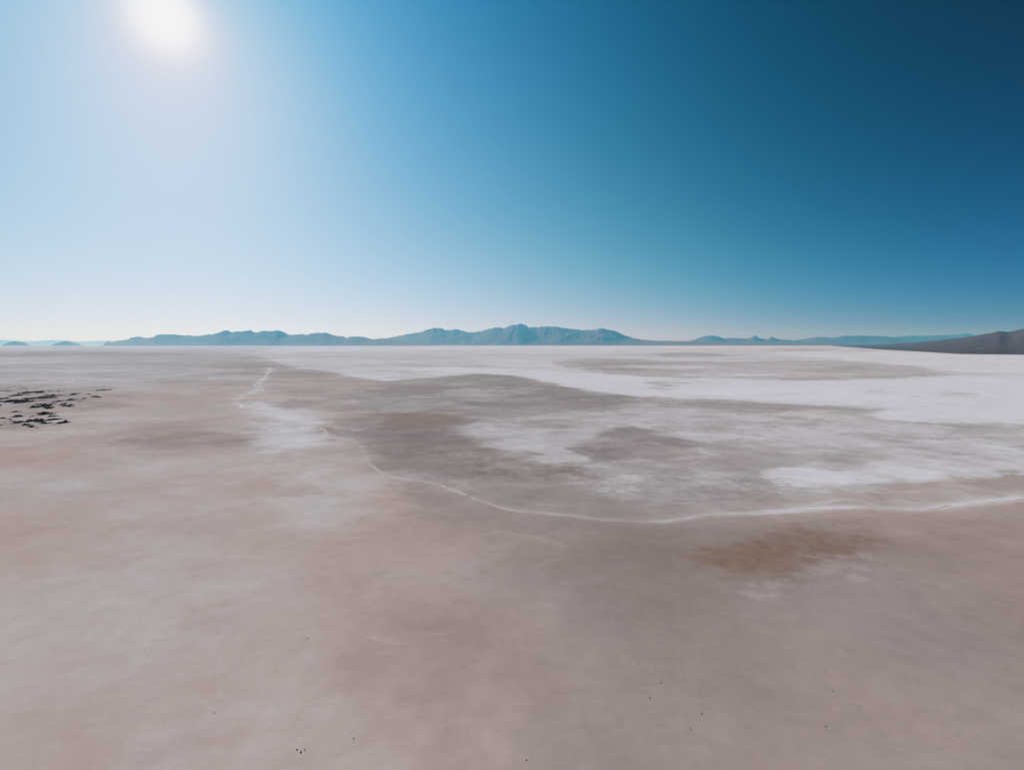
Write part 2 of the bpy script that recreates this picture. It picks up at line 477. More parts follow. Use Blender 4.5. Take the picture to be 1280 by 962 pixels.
# left half: mud tongues and the pale wedge between them
P([(345, 494), (400, 500), (440, 510), (420, 532), (405, 546), (430, 575), (470, 605), (440, 650), (380, 665), (335, 640), (322, 600), (315, 560), (305, 520), (298, 504), (318, 492)], 0.64, 0.55, 4.5, 0.8, 71, 1.2)
P([(305, 508), (320, 502), (370, 510), (400, 535), (400, 556), (350, 562), (318, 550), (320, 525)], 0.83, 0.05, 2.2, 0.6, 72, 0.7)
P([(-80, 520), (60, 505), (130, 492), (190, 485), (260, 483), (320, 482), (300, 496), (292, 506), (318, 530), (320, 545), (290, 556), (180, 572), (90, 565), (-80, 545)], 0.55, 0.75, 2.6, 0.6, 73, 0.8)
P([(110, 512), (160, 496), (240, 488), (300, 490), (285, 505), (300, 525), (240, 535), (150, 535)], 0.50, 0.85, 3.0, 0.7, 78, 1.0, veil=0.3)
P([(160, 548), (250, 541), (310, 543), (322, 549), (260, 557), (180, 558)], 0.36, 0.9, 1.8, 0.6, 74, 0.8)
P([(265, 449), (300, 446.5), (328, 445.5), (338, 456), (345, 460), (334, 468), (300, 470), (270, 468), (275, 458)], 0.52, 0.35, 1.8, 0.5, 75, 0.8)
P([(346, 470), (365, 467), (392, 464), (430, 471), (480, 482), (440, 492), (400, 497), (352, 490), (334, 478)], 0.46, 0.6, 2.0, 0.5, 76, 0.7)
P([(350, 501), (380, 499), (415, 503), (385, 509), (355, 508)], 0.42, 0.5, 1.6, 0.5, 77, 0.6)
P([(404, 533), (412, 540), (418, 548), (408, 547)], 0.35, 1.0, 0.7, 0.4, 79, 0.8, o=0.2)
# far left streaks
P([(-60, 432), (200, 432), (340, 432.4), (330, 437), (150, 438), (-60, 438)], 0.76, 0.0, 1.0, 0.4, 123, 0.6)
P([(-60, 441), (60, 440), (200, 441), (260, 446), (220, 452), (60, 449), (-60, 447)], 0.55, 0.0, 2.5, 0.6, 81, 1.2)
P([(-60, 448), (60, 447.5), (140, 449), (130, 454), (40, 455), (-60, 455)], 0.72, 0.1, 1.6, 0.5, 82, 0.8)
P([(-60, 460), (120, 456), (250, 462), (200, 474), (60, 478), (-60, 474)], 0.63, 0.1, 3.0, 0.8, 83, 1.4)
P([(170, 459), (260, 458), (290, 462), (250, 467), (200, 465)], 0.64, 0.2, 1.6, 0.5, 84, 0.8)
P([(-60, 476), (90, 474), (180, 479), (150, 490), (60, 484), (-60, 488)], 0.66, 0.25, 2.5, 0.8, 85, 1.2)
P([(-60, 486), (100, 484), (130, 500), (90, 520), (70, 536), (-60, 536)], 0.46, 0.4, 3.0, 0.8, 80, 1.2, veil=0.4)
P([(80, 530), (120, 520), (190, 520), (160, 532), (100, 540), (40, 542)], 0.63, 0.7, 2.4, 0.7, 86, 0.9)
P([(60, 610), (90, 605), (160, 606), (150, 615), (95, 622), (55, 620)], 0.64, 0.7, 1.6, 0.8, 87, 1.2)
P([(-60, 595), (40, 596), (70, 612), (30, 628), (-60, 628)], 0.57, 0.9, 3.2, 0.7, 88, 1.0)
P([(165, 586), (210, 583), (300, 572), (330, 580), (300, 592), (200, 592)], 0.60, 0.6, 2.4, 0.8, 89, 1.4, veil=0.3)

P([(-60, 486), (40, 488), (100, 492), (98, 504), (60, 512), (-60, 512)], 0.36, 0.3, 2.0, 0.8, 121, 1.8, veil=0.7)
P([(-60, 518), (40, 516), (80, 522), (88, 530), (50, 537), (-60, 536)], 0.36, 0.3, 2.0, 0.8, 122, 1.8, veil=0.7)
# lines of crust left by old shores
RIDGES = {
    'main': (MAIN, 2.6, 0.30),
    'tongue': ([(333, 459), (338, 462), (334, 468), (326, 477), (322, 487), (305, 494), (297, 500), (299, 505), (312, 508), (324, 510)], 9.0, 0.30),
    'arc': ([(330, 445), (348, 452), (372, 458), (405, 462), (450, 470), (490, 475)], 22.0, 0.22),
    'near': ([(462, 795), (470, 797), (482, 801), (498, 803.5), (512, 801), (524, 795.5), (545, 792), (560, 790)], 1.0, 0.16),
    'island': ([(700, 559), (722, 569), (745, 575), (780, 576), (830, 574), (880, 572)], 2.5, 0.18),
    'shelf': ([(1068, 516), (1085, 520), (1112, 523.5), (1160, 527.5), (1205, 529.5), (1290, 530)], 8.0, 0.10),
    'fork': ([(985, 636), (1030, 628), (1052, 624), (1075, 626), (1100, 633)], 2.6, 0.22),
    'flake': ([(600, 668), (628, 664), (640, 667), (668, 672), (700, 680)], 1.6, 0.14),
    'strand': ([(880, 652), (930, 650), (985, 651), (1040, 645), (1100, 643)], 1.6, 0.12),
    'upper': ([(455, 560), (500, 582), (560, 598), (620, 620), (700, 632), (800, 640)], 2.4, 0.06),
}
ridge = np.zeros(fx.shape)
for i, (k, (pts, w, f)) in enumerate(RIDGES.items()):
    w = w * (1.0 + (0.9 * sstep(0.1, 0.8, dx) if k == 'main' else 0.0))
    mm = line(pts, w, seed=200 + i) + 0.32 * line(pts, w * 3.2, seed=220 + i)
    patchy = np.clip(0.75 + 0.9 * fbm(fx, fy, float(np.min(w)) * 14, 5, 240 + i), 0.15, 1.3)
    if k == 'main':
        f = 0.20 + 0.34 * sstep(0.0, 0.7, dx)
    ridge = np.maximum(ridge, f * mm * patchy)
tone = tone + ridge * np.clip(1.15 - tone, 0.2, 1)

# drifts, wisps and streaks in metres on the ground
wx = 45 * fbm(fx, fy, 150, 5, 321); wy = 45 * fbm(fx, fy, 150, 5, 322)
mid = sstep(350, 1100, fr)
mot = 0.75 * fbm((fx + wx) * 0.6, fy + wy, 260, 6, 301, 0.5) + 0.25 * fbm((fx + wx) * 0.7, fy + wy, 50, 6, 302)
drift = fbm((fx + 0.6 * wx) * 0.8, fy + 0.6 * wy, 75, 6, 309, 0.52)
streak = fbm(fx * 0.22, fy, 700, 7, 303, 0.62)
wisp = np.clip(1 - np.abs(fbm(fx + 1.5 * wx, (fy + 1.5 * wy) * 1.4, 150, 6, 323)) * 7, 0, 1) ** 2 * sstep(-0.1, 0.25, fbm(fx, fy, 300, 4, 324))
tone = tone + (0.10 + 0.10 * mid) * mot + 0.10 * (1 - 0.5 * mid) * drift + 0.16 * streak * sstep(700, 2500, fr) * (1 - 0.5 * sstep(0.8, 1, tone)) + 0.05 * wisp
crustn = fbm(fx * 0.8, fy, 26, 6, 330, 0.7) * sstep(250, 420, fr) * sstep(1800, 700, fr)
fine = fbm(fx * 0.75, fy, 95, 8, 340, 0.66)
crisp = sstep(-0.05, 0.05, fine + 0.9 * (tone - 0.56)) - 0.5
cool = np.clip(1.1 - warm, 0, 1)
tone = tone + crisp * (0.03 + 0.13 * cool) * sstep(220, 500, fr) * sstep(5000, 1500, fr) * (1 - sstep(0.85, 1.0, tone))
tone = np.clip(tone + crustn * 0.20 * (1.25 - warm) + 0.30 * crustn * rough, 0, 1)
warm = np.clip(warm + 0.5 * fbm(fx, fy, 180, 5, 305) * (0.3 + warm), 0, 1.6)
ochre = np.clip(ochre * (1 + 1.2 * fbm(fx, fy, 25, 5, 307)), 0, 1)

def ground_z(x, y):
    return 0.06 * fbm(x, y, 70, 4, 311) * (1 - sstep(500, 2500, np.hypot(x, y))) - 0.06


zz = np.zeros(NV)
zf = ground_z(fx, fy)
zz[:] = -0.06
zz[front] = zf
verts = np.stack([X, Y, zz], -1)
nr, nc = R.shape
faces = grid_faces(nr, nc, True)[:, ::-1]
verts = np.vstack([verts, [[0, 0, -0.06]]])
tri = [[NV, i, (i + 1) % nc] for i in range(nc)]
fl = faces
cap = np.array([[NV, (i + 1) % nc, i, i] for i in range(nc)])


LIGHT_GAIN = (1.27, 1.29, 1.31)


def ground_material():
    m, t, b = new_mat('salt_flat')
    pos = t.n('ShaderNodeNewGeometry').outputs['Position']
    n_small = t.noise(pos, 1 / 9.0, 6, 0.62)
    n_mid = t.noise(pos, 1 / 45.0, 7, 0.6, 0.6)
    n_big = t.noise(pos, 1 / 420.0, 6, 0.6, 0.8)
    n_fine = t.noise(pos, 1 / 2.2, 4, 0.65)

    tone = t.attr('tone')
    warm = t.attr('warm')
    nn = t.math('ADD', t.math('MULTIPLY', t.math('SUBTRACT', n_mid, 0.5), 1.2), t.math('SUBTRACT', n_small, 0.5))
    w = t.math('ADD', 0.25, t.math('MULTIPLY', tone, t.math('SUBTRACT', 1.0, tone)))
    tone = t.math('ADD', tone, t.math('MULTIPLY', t.math('MULTIPLY', w, nn), 0.30), clamp=True)

    def silt_to_salt(stops):
        x = t.n('ShaderNodeValToRGB')
        el = x.color_ramp.elements
        while len(el) < len(stops):
            el.new(0.5)
        for e, (p, c) in zip(el, stops):
            e.position = p
            e.color = (*[((v / 255.0 + 0.055) / 1.055) ** 2.4 * g for v, g in zip(c, LIGHT_GAIN)], 1)
        t.put(x.inputs[0], tone)
        return x.outputs[0]

    # from wet silt over dust to clean salt: grey silt out on the pan, pinkish silt nearer
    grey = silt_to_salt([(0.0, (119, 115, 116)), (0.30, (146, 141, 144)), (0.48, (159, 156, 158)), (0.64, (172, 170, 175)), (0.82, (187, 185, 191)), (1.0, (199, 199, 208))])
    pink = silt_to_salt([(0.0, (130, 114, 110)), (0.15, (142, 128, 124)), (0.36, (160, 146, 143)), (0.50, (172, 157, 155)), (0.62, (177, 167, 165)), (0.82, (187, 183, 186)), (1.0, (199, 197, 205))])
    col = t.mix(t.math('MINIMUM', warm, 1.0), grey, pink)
    extra = t.math('MAXIMUM', t.math('SUBTRACT', warm, 1.0), 0.0)
    col = t.mix(t.math('MULTIPLY', extra, 0.4), col, (0.40, 0.30, 0.28))
    col = t.mix(t.attr('ochre'), col, (0.275, 0.200, 0.165))
    # grain: crust polygons, wind-blown dust, specks
    g = t.math('ADD', t.math('MULTIPLY', t.math('SUBTRACT', n_small, 0.5), 0.11),
               t.math('MULTIPLY', t.math('SUBTRACT', n_mid, 0.5), 0.10))
    g = t.math('ADD', g, t.math('MULTIPLY', t.math('SUBTRACT', n_big, 0.5), 0.12))
    g = t.math('ADD', g, t.math('MULTIPLY', t.math('SUBTRACT', n_fine, 0.5), 0.13))
    grit = t.noise(pos, 1 / 0.55, 2, 0.6)
    g = t.math('ADD', g, t.math('MULTIPLY', t.math('SUBTRACT', grit, 0.5), 0.13))
    vein_n = t.noise(pos, 1 / 38.0, 6, 0.58, 0.4)
    vein = t.ramp(t.math('ABSOLUTE', t.math('SUBTRACT', vein_n, 0.5)), 0.0, 0.010, 1.0, 0.0)
    vein = t.math('MULTIPLY', vein, t.ramp(n_big, 0.50, 0.62))
    g = t.math('ADD', g, t.math('MULTIPLY', vein, 0.10))
    rg = t.math('MULTIPLY', t.attr('rough'), t.math('MULTIPLY', t.math('SUBTRACT', n_small, 0.5), 0.7))
    g = t.math('ADD', t.math('ADD', g, rg), 1.0)
    col = t.vec('SCALE', col, s=g)
    t.put(b.inputs['Base Color'], col)
    b.inputs['Roughness'].default_value = 0.8
    b.inputs['Specular IOR Level'].default_value = 0.0
    bump = t.n('ShaderNodeBump')
    bump.inputs['Strength'].default_value = 0.1
    bump.inputs['Distance'].default_value = 1.2
    t.put(bump.inputs['Height'], t.math('ADD', t.math('ADD', n_small, t.math('MULTIPLY', n_mid, 2.0)), t.math('MULTIPLY', n_fine, 0.2)))
    t.put(b.inputs['Normal'], bump.outputs[0])
    return m


GM = ground_material()
ground = link('salt_flat', verts, fl, GM)
me = ground.data


def set_attr(name, arr):
    full = np.zeros(NV + 1, np.float32)
    full[:NV][front] = arr
    at = me.attributes.new(name, 'FLOAT', 'POINT')
    at.data.foreach_set('value', full)


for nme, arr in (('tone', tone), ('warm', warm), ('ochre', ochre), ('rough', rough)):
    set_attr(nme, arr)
tag(ground, 'wide pale desert salt flat of white crust, grey silt and pinkish mud', 'salt flat', kind='structure')

# ----------------------------------------------------------------- mountains
def rock_material(name, base, dark, scale):
    m, t, b = new_mat(name)
    pos = t.n('ShaderNodeNewGeometry').outputs['Position']
    n1 = t.noise(pos, 1 / scale, 8, 0.62, 0.3)
    n2 = t.noise(pos, 6 / scale, 6, 0.6)
    f = t.math('ADD', t.math('MULTIPLY', n1, 0.7), t.math('MULTIPLY', n2, 0.3))
    t.put(b.inputs['Base Color'], t.mix(t.ramp(f, 0.35, 0.65), dark, base))
    b.inputs['Roughness'].default_value = 0.95
    b.inputs['Specular IOR Level'].default_value = 0.05
    return m


def mountain(name, label, prof, base_px, Y0, depth, mat, seed, cut=0.5, jag=0.08, step=0.8, foot=0.25):
    """a range whose skyline runs through prof (pixel x, pixel y), standing at forward distance Y0"""
    p = np.array(prof, float)
    xs = np.arange(p[0, 0], p[-1, 0] + 0.01, step)
    cr = catmull(p, 8)
    top = np.interp(xs, cr[:, 0], cr[:, 1])
    nv = 56
    v = np.linspace(0, 1, nv)
    # metres
    XW = (xs - 640.0) / FPX * Y0
    HT = np.maximum((HORIZON - top) / FPX * Y0 / CP + HCAM, 2.0)
    edge = sstep(0, 6, xs - xs[0]) * sstep(0, 6, xs[-1] - xs)
    HT = HT * edge + (1 - edge) * np.minimum(HT, 10)
    Lx = Y0 * 0.018
    jn = fbm(XW, XW * 0 + seed, Y0 * 0.006, 4, seed)
    # the body of the range follows a smoothed skyline; the small teeth live only at the crest
    kern = np.hanning(2 * max(4, int(14 / step)) + 1); kern /= kern.sum()
    HS = np.convolve(np.pad(HT, len(kern) // 2, mode='edge'), kern, 'valid')
    crest_h = HT * (1 + jag * jn)
    V, XG = np.meshgrid(v, XW, indexing='ij')
    YG = Y0 + (V - 0.45) * depth
    shape = np.where(V < 0.45, (V / 0.45) ** 1.25, ((1 - V) / 0.55) ** 1.1)
    # spurs and gullies running down towards the flat
    wob = fbm(XG, YG, Lx * 2.0, 3, seed + 3) * Lx * 0.8
    rid = 1 - np.abs(vnoise((XG + wob) / Lx, YG / (depth * 0.9), seed + 7)) * 2
    rid2 = 1 - np.abs(vnoise((XG + wob * 1.4) / (Lx * 0.42), YG / (depth * 0.4), seed + 9)) * 2
    g = (0.65 * rid + 0.35 * rid2)
    mid = np.sin(np.clip(shape, 0, 1) * math.pi) ** 0.8
    near_top = np.clip(shape, 0, 1) ** 4
    HH = HS[None, :] * (1 - near_top) + crest_h[None, :] * near_top
    Z = HH * (shape + cut * 0.12 * g * mid + 0.09 * fbm(XG, YG * 0.8, Lx * 1.1, 6, seed + 11) * mid)
    Z = np.minimum(Z, crest_h[None, :] * (0.35 + 0.65 * shape))
    Z[0] = -3; Z[-1] = -3
    Z = np.maximum(Z, -3)
    # skyline noise shifts the crest line back and forth
    YG = YG + fbm(XG, YG * 0, Lx * 3, 3, seed + 21) * depth * 0.05
    XP = XG * (YG / Y0)
    vv = np.stack([XP, YG, Z], -1).reshape(-1, 3)
    o = link(name, vv, grid_faces(nv, len(xs)), mat)
    return tag(o, label, 'mountain range' if 'range' in name else 'hill', kind='structure')


M_FAR = rock_material('far_rock', (0.205, 0.125, 0.100), (0.180, 0.112, 0.092), 900)
M_HAZE_PALE = rock_material('haze_pale_rock', (0.62, 0.44, 0.37), (0.52, 0.38, 0.33), 2500)  # paleness of distant haze put into the rock's colour
M_NEAR = rock_material('near_slope', (0.118, 0.102, 0.116), (0.060, 0.060, 0.074), 260)

LEFT_RANGE = [(128, 431), (131, 430), (136.6, 426.6), (141, 427.5), (150, 425.4), (160, 424.4), (166.7, 421.5), (175, 420.1), (184, 421.8), (192, 421.6), (202, 417.5),
              (210, 418), (216, 417.5), (223, 418.4), (242, 419.4), (252, 419.4), (263, 417.7), (273, 416.8), (283.6, 413.2), (292, 414.1), (302, 414), (314, 413), (322, 415.2),
              (332, 413.4), (351, 413.4), (361, 417.5), (370, 418), (379, 417), (384.5, 417.9), (393, 416), (409, 416.2), (421, 419.4), (430, 420.3), (434, 422.3),
              (438.6, 420.8), (452, 420.8), (466, 423.7), (480, 422.7), (492, 425), (509, 426.8), (526, 428.6), (540, 430.5)]
MID_RANGE = [(440, 430), (470, 426), (490, 421.5), (512, 417.2), (526, 415.0), (540, 410.3), (551.5, 409.5), (559.5, 412.5), (574, 411.5), (585.5, 415.6), (598, 414.3), (616, 409.3), (630, 409.7),
             (641, 405.9), (650, 405), (657, 406.8), (663.7, 409.5), (684, 408), (706.7, 409.3), (711, 410.7), (725, 412.2), (740.7, 412), (750, 410.2), (765.6, 413.4), (779, 418.3),
             (797, 423.6), (820, 425.6), (845, 426.3), (870, 426.8), (920, 427.4), (980, 428.3), (1050, 429.3)]
PEAKS = [(820, 428), (850, 426.3), (861, 426.0), (867, 424.2), (877, 420.5), (887, 419.3), (899.5, 421.1), (904, 422.8), (914, 422.3), (934, 422.8), (942, 419.2), (948, 422.4), (958, 423.4),
         (963.5, 420.7), (970.6, 423.6), (987, 425.0), (1000, 427), (1012, 429)]
MESA = [(975, 427), (999, 424.2), (1023, 421.0), (1040, 421.8), (1056, 419.6), (1097, 419.8), (1113, 421.2), (1127, 425.4), (1140, 428)]
PALE_R = [(1085, 425), (1110, 421.5), (1135, 419.6), (1160, 419.2), (1190, 418.2), (1206, 416.6), (1215, 418.2), (1240, 419.5), (1300, 421)]
PALE_L = [(-60, 428), (-20, 425), (8, 424.8), (28, 426), (45, 426.2), (62, 425), (82, 425.4), (100, 426.8), (125, 426), (150, 425.8), (175, 427), (220, 428.6)]
HILL_1 = [(2, 431), (8, 429.6), (16, 427), (23, 426.3), (30, 427.4), (36, 429.6), (42, 431)]
HILL_2 = [(64, 431), (72, 429), (80, 427), (86, 426.4), (93, 427.6), (99, 429.8), (106, 431)]
mountain('mountain_range', 'long blue hazy mountain range with a low bumpy skyline, rising behind the brown mud tongue', LEFT_RANGE, 431.5, 41000, 7000, M_FAR, 1, cut=0.17)
mountain('mountain_range', 'tallest blue mountain range with a domed summit, in the middle of the skyline', MID_RANGE, 431, 50000, 11000, M_FAR, 2, cut=0.17)
mountain('mountain_range', 'faint grey-blue range with three small sharp peaks, between the tallest range and the flat-topped ridge', PEAKS, 430.5, 62000, 6000, M_FAR, 3, cut=0.3, jag=0.04)
mountain('mesa_range', 'faint long flat-topped ridge beside the dark slope, far beyond the white salt', MESA, 430.5, 68000, 6000, M_FAR, 4, cut=0.3, jag=0.03)
mountain('mountain_range', 'palest ridge just showing over the dark slope at the right', PALE_R, 430, 80000, 6000, M_FAR, 5, cut=0.3, jag=0.02)
mountain('mountain_range', 'very pale almost white ridge on the horizon above the two small blue hills', PALE_L, 430, 84000, 6000, M_HAZE_PALE, 6, cut=0.3, jag=0.02)
mountain('low_hill', 'tiny rounded blue hill at the left end of the horizon', HILL_1, 431.5, 42000, 2500, M_FAR, 8, step=0.4, cut=0.17)
mountain('low_hill', 'small rounded blue hill between the leftmost hill and the long left range', HILL_2, 431.5, 42000, 2500, M_FAR, 9, step=0.4, cut=0.17)

# dark slope on the right: an alluvial fan climbing away from the white shore
foot_px = np.array([(1040, 432.2), (1101, 436.8), (1150, 439.4), (1199, 442.3), (1280, 443.2), (1420, 444.5), (1600, 446)], float)
crest_px = np.array([(1040, 431.8), (1060, 430.9), (1103, 430.2), (1150, 426.8), (1197, 422.6), (1223, 418.3), (1236, 416), (1245.5, 413.8), (1259.7, 414.4), (1280, 409.8), (1330, 401), (1420, 388), (1600, 370)], float)
crest_Y = np.array([(1040, 52000), (1103, 30000), (1150, 16500), (1197, 12500), (1223, 11500), (1280, 10500), (1420, 10000), (1600, 10000)], float)
xs = np.arange(1040, 1600, 1.2)
Yf = HCAM * FPX * CP / (np.interp(xs, foot_px[:, 0], foot_px[:, 1]) - HORIZON)
Yc = np.exp(np.interp(xs, crest_Y[:, 0], np.log(crest_Y[:, 1])))
cc = catmull(crest_px, 8)
yc = np.interp(xs, cc[:, 0], cc[:, 1])
Zc = np.maximum((HORIZON - yc) / FPX * Yc / CP + HCAM, 3)
v = np.concatenate([np.linspace(0, 1, 70), np.linspace(1.05, 1.8, 16)])
VV, XX = np.meshgrid(v, xs, indexing='ij')
YG = Yf[None, :] + (Yc - Yf)[None, :] * VV
XG = (XX - 640) / FPX * YG
up = np.where(VV <= 1, VV ** 1.25, 1 - ((VV - 1) / 0.8) ** 1.3)
spur = 1 - 2 * np.abs(vnoise((XG - 0.45 * YG) / 900 + fbm(XG, YG, 2500, 3, 61), (YG + XG * 0.45) / 6000, 60))
spur = 0.6 * spur + 0.4 * (1 - 2 * np.abs(vnoise((XG - 0.45 * YG) / 330, (YG + XG * 0.45) / 2200, 64)))
ZG = Zc[None, :] * (up + 0.018 * spur * np.sin(np.clip(VV, 0, 1) * math.pi) + 0.02 * fbm(XG, YG, 350, 4, 62) * np.clip(VV, 0, 1))
ZG[0] = -2; ZG[-1] = -3
o = link('dark_slope', np.stack([XG, YG, ZG], -1).reshape(-1, 3), grid_faces(len(v), len(xs)), M_NEAR)
tag(o, 'dark purple-brown slope climbing to the right edge above the white salt shore', 'hill', kind='structure')

# ----------------------------------------------------------------- salt ridges
def ridge_material():
    m, t, b = new_mat('ridge_salt')
    pos = t.n('ShaderNodeNewGeometry').outputs['Position']
    n1 = t.noise(pos, 1 / 3.0, 6, 0.6)
    n2 = t.noise(pos, 1 / 30.0, 5, 0.6)
    f = t.math('ADD', t.math('MULTIPLY', n1, 0.5), t.math('MULTIPLY', n2, 0.5))
    t.put(b.inputs['Base Color'], t.mix(t.ramp(f, 0.38, 0.62), (0.44, 0.415, 0.41), (0.60, 0.58, 0.585)))
    return m


RM = ridge_material()


def salt_ridge(name, label, px_pts, width, height, seed, wig=1.0):
    P = ground_pts(catmull(px_pts, 10))
    seg = np.r_[0, np.cumsum(np.hypot(*np.diff(P, axis=0).T))]
    n = int(max(60, min(1600, seg[-1] / max(width * 0.5, 0.6))))
    s = np.linspace(0, seg[-1], n)
    x = np.interp(s, seg, P[:, 0]); y = np.interp(s, seg, P[:, 1])
    tx = np.gradient(x); ty = np.gradient(y); L = np.hypot(tx, ty) + 1e-9
    nx, ny = -ty / L, tx / L
    off = (fbm(s, s * 0 + seed, width * 9, 5, seed) * 1.6 + fbm(s, s * 0 + 2 * seed, width * 34, 4, seed + 1) * 3.0) * width * wig
    gap = sstep(0.02, -0.14, fbm(s, s * 0 + 7, width * 22, 5, seed + 12, 0.6))
    x = x + nx * off; y = y + ny * off
    w = width * (0.55 + 0.75 * np.clip(0.5 + fbm(s, s * 0 + 5, width * 14, 4, seed + 2), 0, 1))
    w = w * np.minimum(1, np.minimum(s, seg[-1] - s) / (width * 4) + 0.05)
    h = height * (0.5 + np.clip(0.5 + fbm(s, s * 0 + 9, width * 6, 4, seed + 4), 0, 1))
    prof = [(-1, -1.4), (-0.5, 0.3), (0, 1.0), (0.5, 0.4), (1, -1.4)]
    vv = []
    prof = [(-1, 0.0), (-0.5, 0.5), (0, 1.0), (0.5, 0.6), (1, 0.0)]
    for k, (a, b) in enumerate(prof):
        j = 1 + 0.35 * fbm(s, s * 0 + k * 31, width * 2.0, 3, seed + 6 + k)
        xk = x + nx * w * 0.5 * a * j
        yk = y + ny * w * 0.5 * a * j
        vv.append(np.stack([xk, yk, ground_z(xk, yk) + 0.015 + h * b - 0.12 * gap], -1))
    V = np.stack(vv, 0)
    o = link(name, V.reshape(-1, 3), grid_faces(len(prof), n), RM)
    return tag(o, label, 'salt ridge', kind='structure')


salt_ridge('salt_ridge', 'long thin white salt ridge curving across the whole flat to the right edge', MAIN, 1.5, 0.02, 71)
salt_ridge('salt_ridge', 'jagged white salt edge of the mud tongue, bending round like a hook', RIDGES['tongue'][0], 4.0, 0.03, 72, 3.0)

# ----------------------------------------------------------------- dark outcrops on the left
def outcrop_material():
    m, t, b = new_mat('outcrop_rock')
    pos = t.n('ShaderNodeNewGeometry').outputs['Position']
    n1 = t.noise(pos, 1 / 4.0, 6, 0.6)
    t.put(b.inputs['Base Color'], t.mix(t.ramp(n1, 0.4, 0.65), (0.050, 0.037, 0.032), (0.12, 0.09, 0.08)))
    b.inputs['Roughness'].default_value = 0.95
    b.inputs['Specular IOR Level'].default_value = 0.05
    return m


OM = outcrop_material()


def outcrop(px_pts, thick, seed, label, name='rock_outcrop'):
    """low broken ledge following a polyline drawn on the flat; thick = depth of it in picture pixels"""
    P = ground_pts(catmull(px_pts, 8))
    Dm = np.hypot(*P.mean(0))
    pxd = P[:, 1].mean() ** 2 / (HCAM * FPX)       # metres of depth per pixel
    W = thick * pxd * 1.0
    H = min(3.4, 0.8 + 0.75 * thick)
    seg = np.r_[0, np.cumsum(np.hypot(*np.diff(P, axis=0).T))]
    n = int(max(30, seg[-1] / 0.7))
    s = np.linspace(0, seg[-1], n)
    x = np.interp(s, seg, P[:, 0]); y = np.interp(s, seg, P[:, 1])
    nx = np.zeros(n); ny = np.ones(n)
    endt = np.clip(np.minimum(s, seg[-1] - s) / (0.22 * seg[-1]), 0, 1) ** 0.6
    w = W * (0.30 + 1.1 * np.clip(0.5 + 1.1 * fbm(s, s * 0, 9, 4, seed), 0, 1)) * (0.12 + 0.88 * endt)
    mid = fbm(s, s * 0 + 3, 14, 4, seed + 2) * W * 0.5
    m = 13
    u = np.linspace(-1, 1, m)
    S, U = np.meshgrid(s, u, indexing='ij')
    XX = x[:, None] + 0 * U + 1.6 * fbm(S, U * 9, 4, 4, seed + 3, 0.6)
    YY = (y + mid)[:, None] + w[:, None] * U * 0.5 * (1 + 0.7 * fbm(S * 1.0, U * 3 + 0 * S, 3.5, 4, seed + 8, 0.6))
    lump = np.clip(0.42 + 2.2 * fbm(XX, YY * 0.5, 5, 5, seed + 5, 0.6), -0.4, 1.7)
    ZZ = H * (1 - np.abs(U) ** 2.2) * lump * (0.25 + 0.75 * endt[:, None]) - 0.35
    o = link(name, np.stack([XX, YY, ZZ], -1).reshape(-1, 3), grid_faces(n, m)[:, ::-1], OM, smooth=False)
    return tag(o, label, 'rock outcrop', 'dark rock outcrops on the left of the flat')


K = 150 / 1280.0


def zp(*pts):
    return [(a * K, 470 + b * K) for a, b in pts]


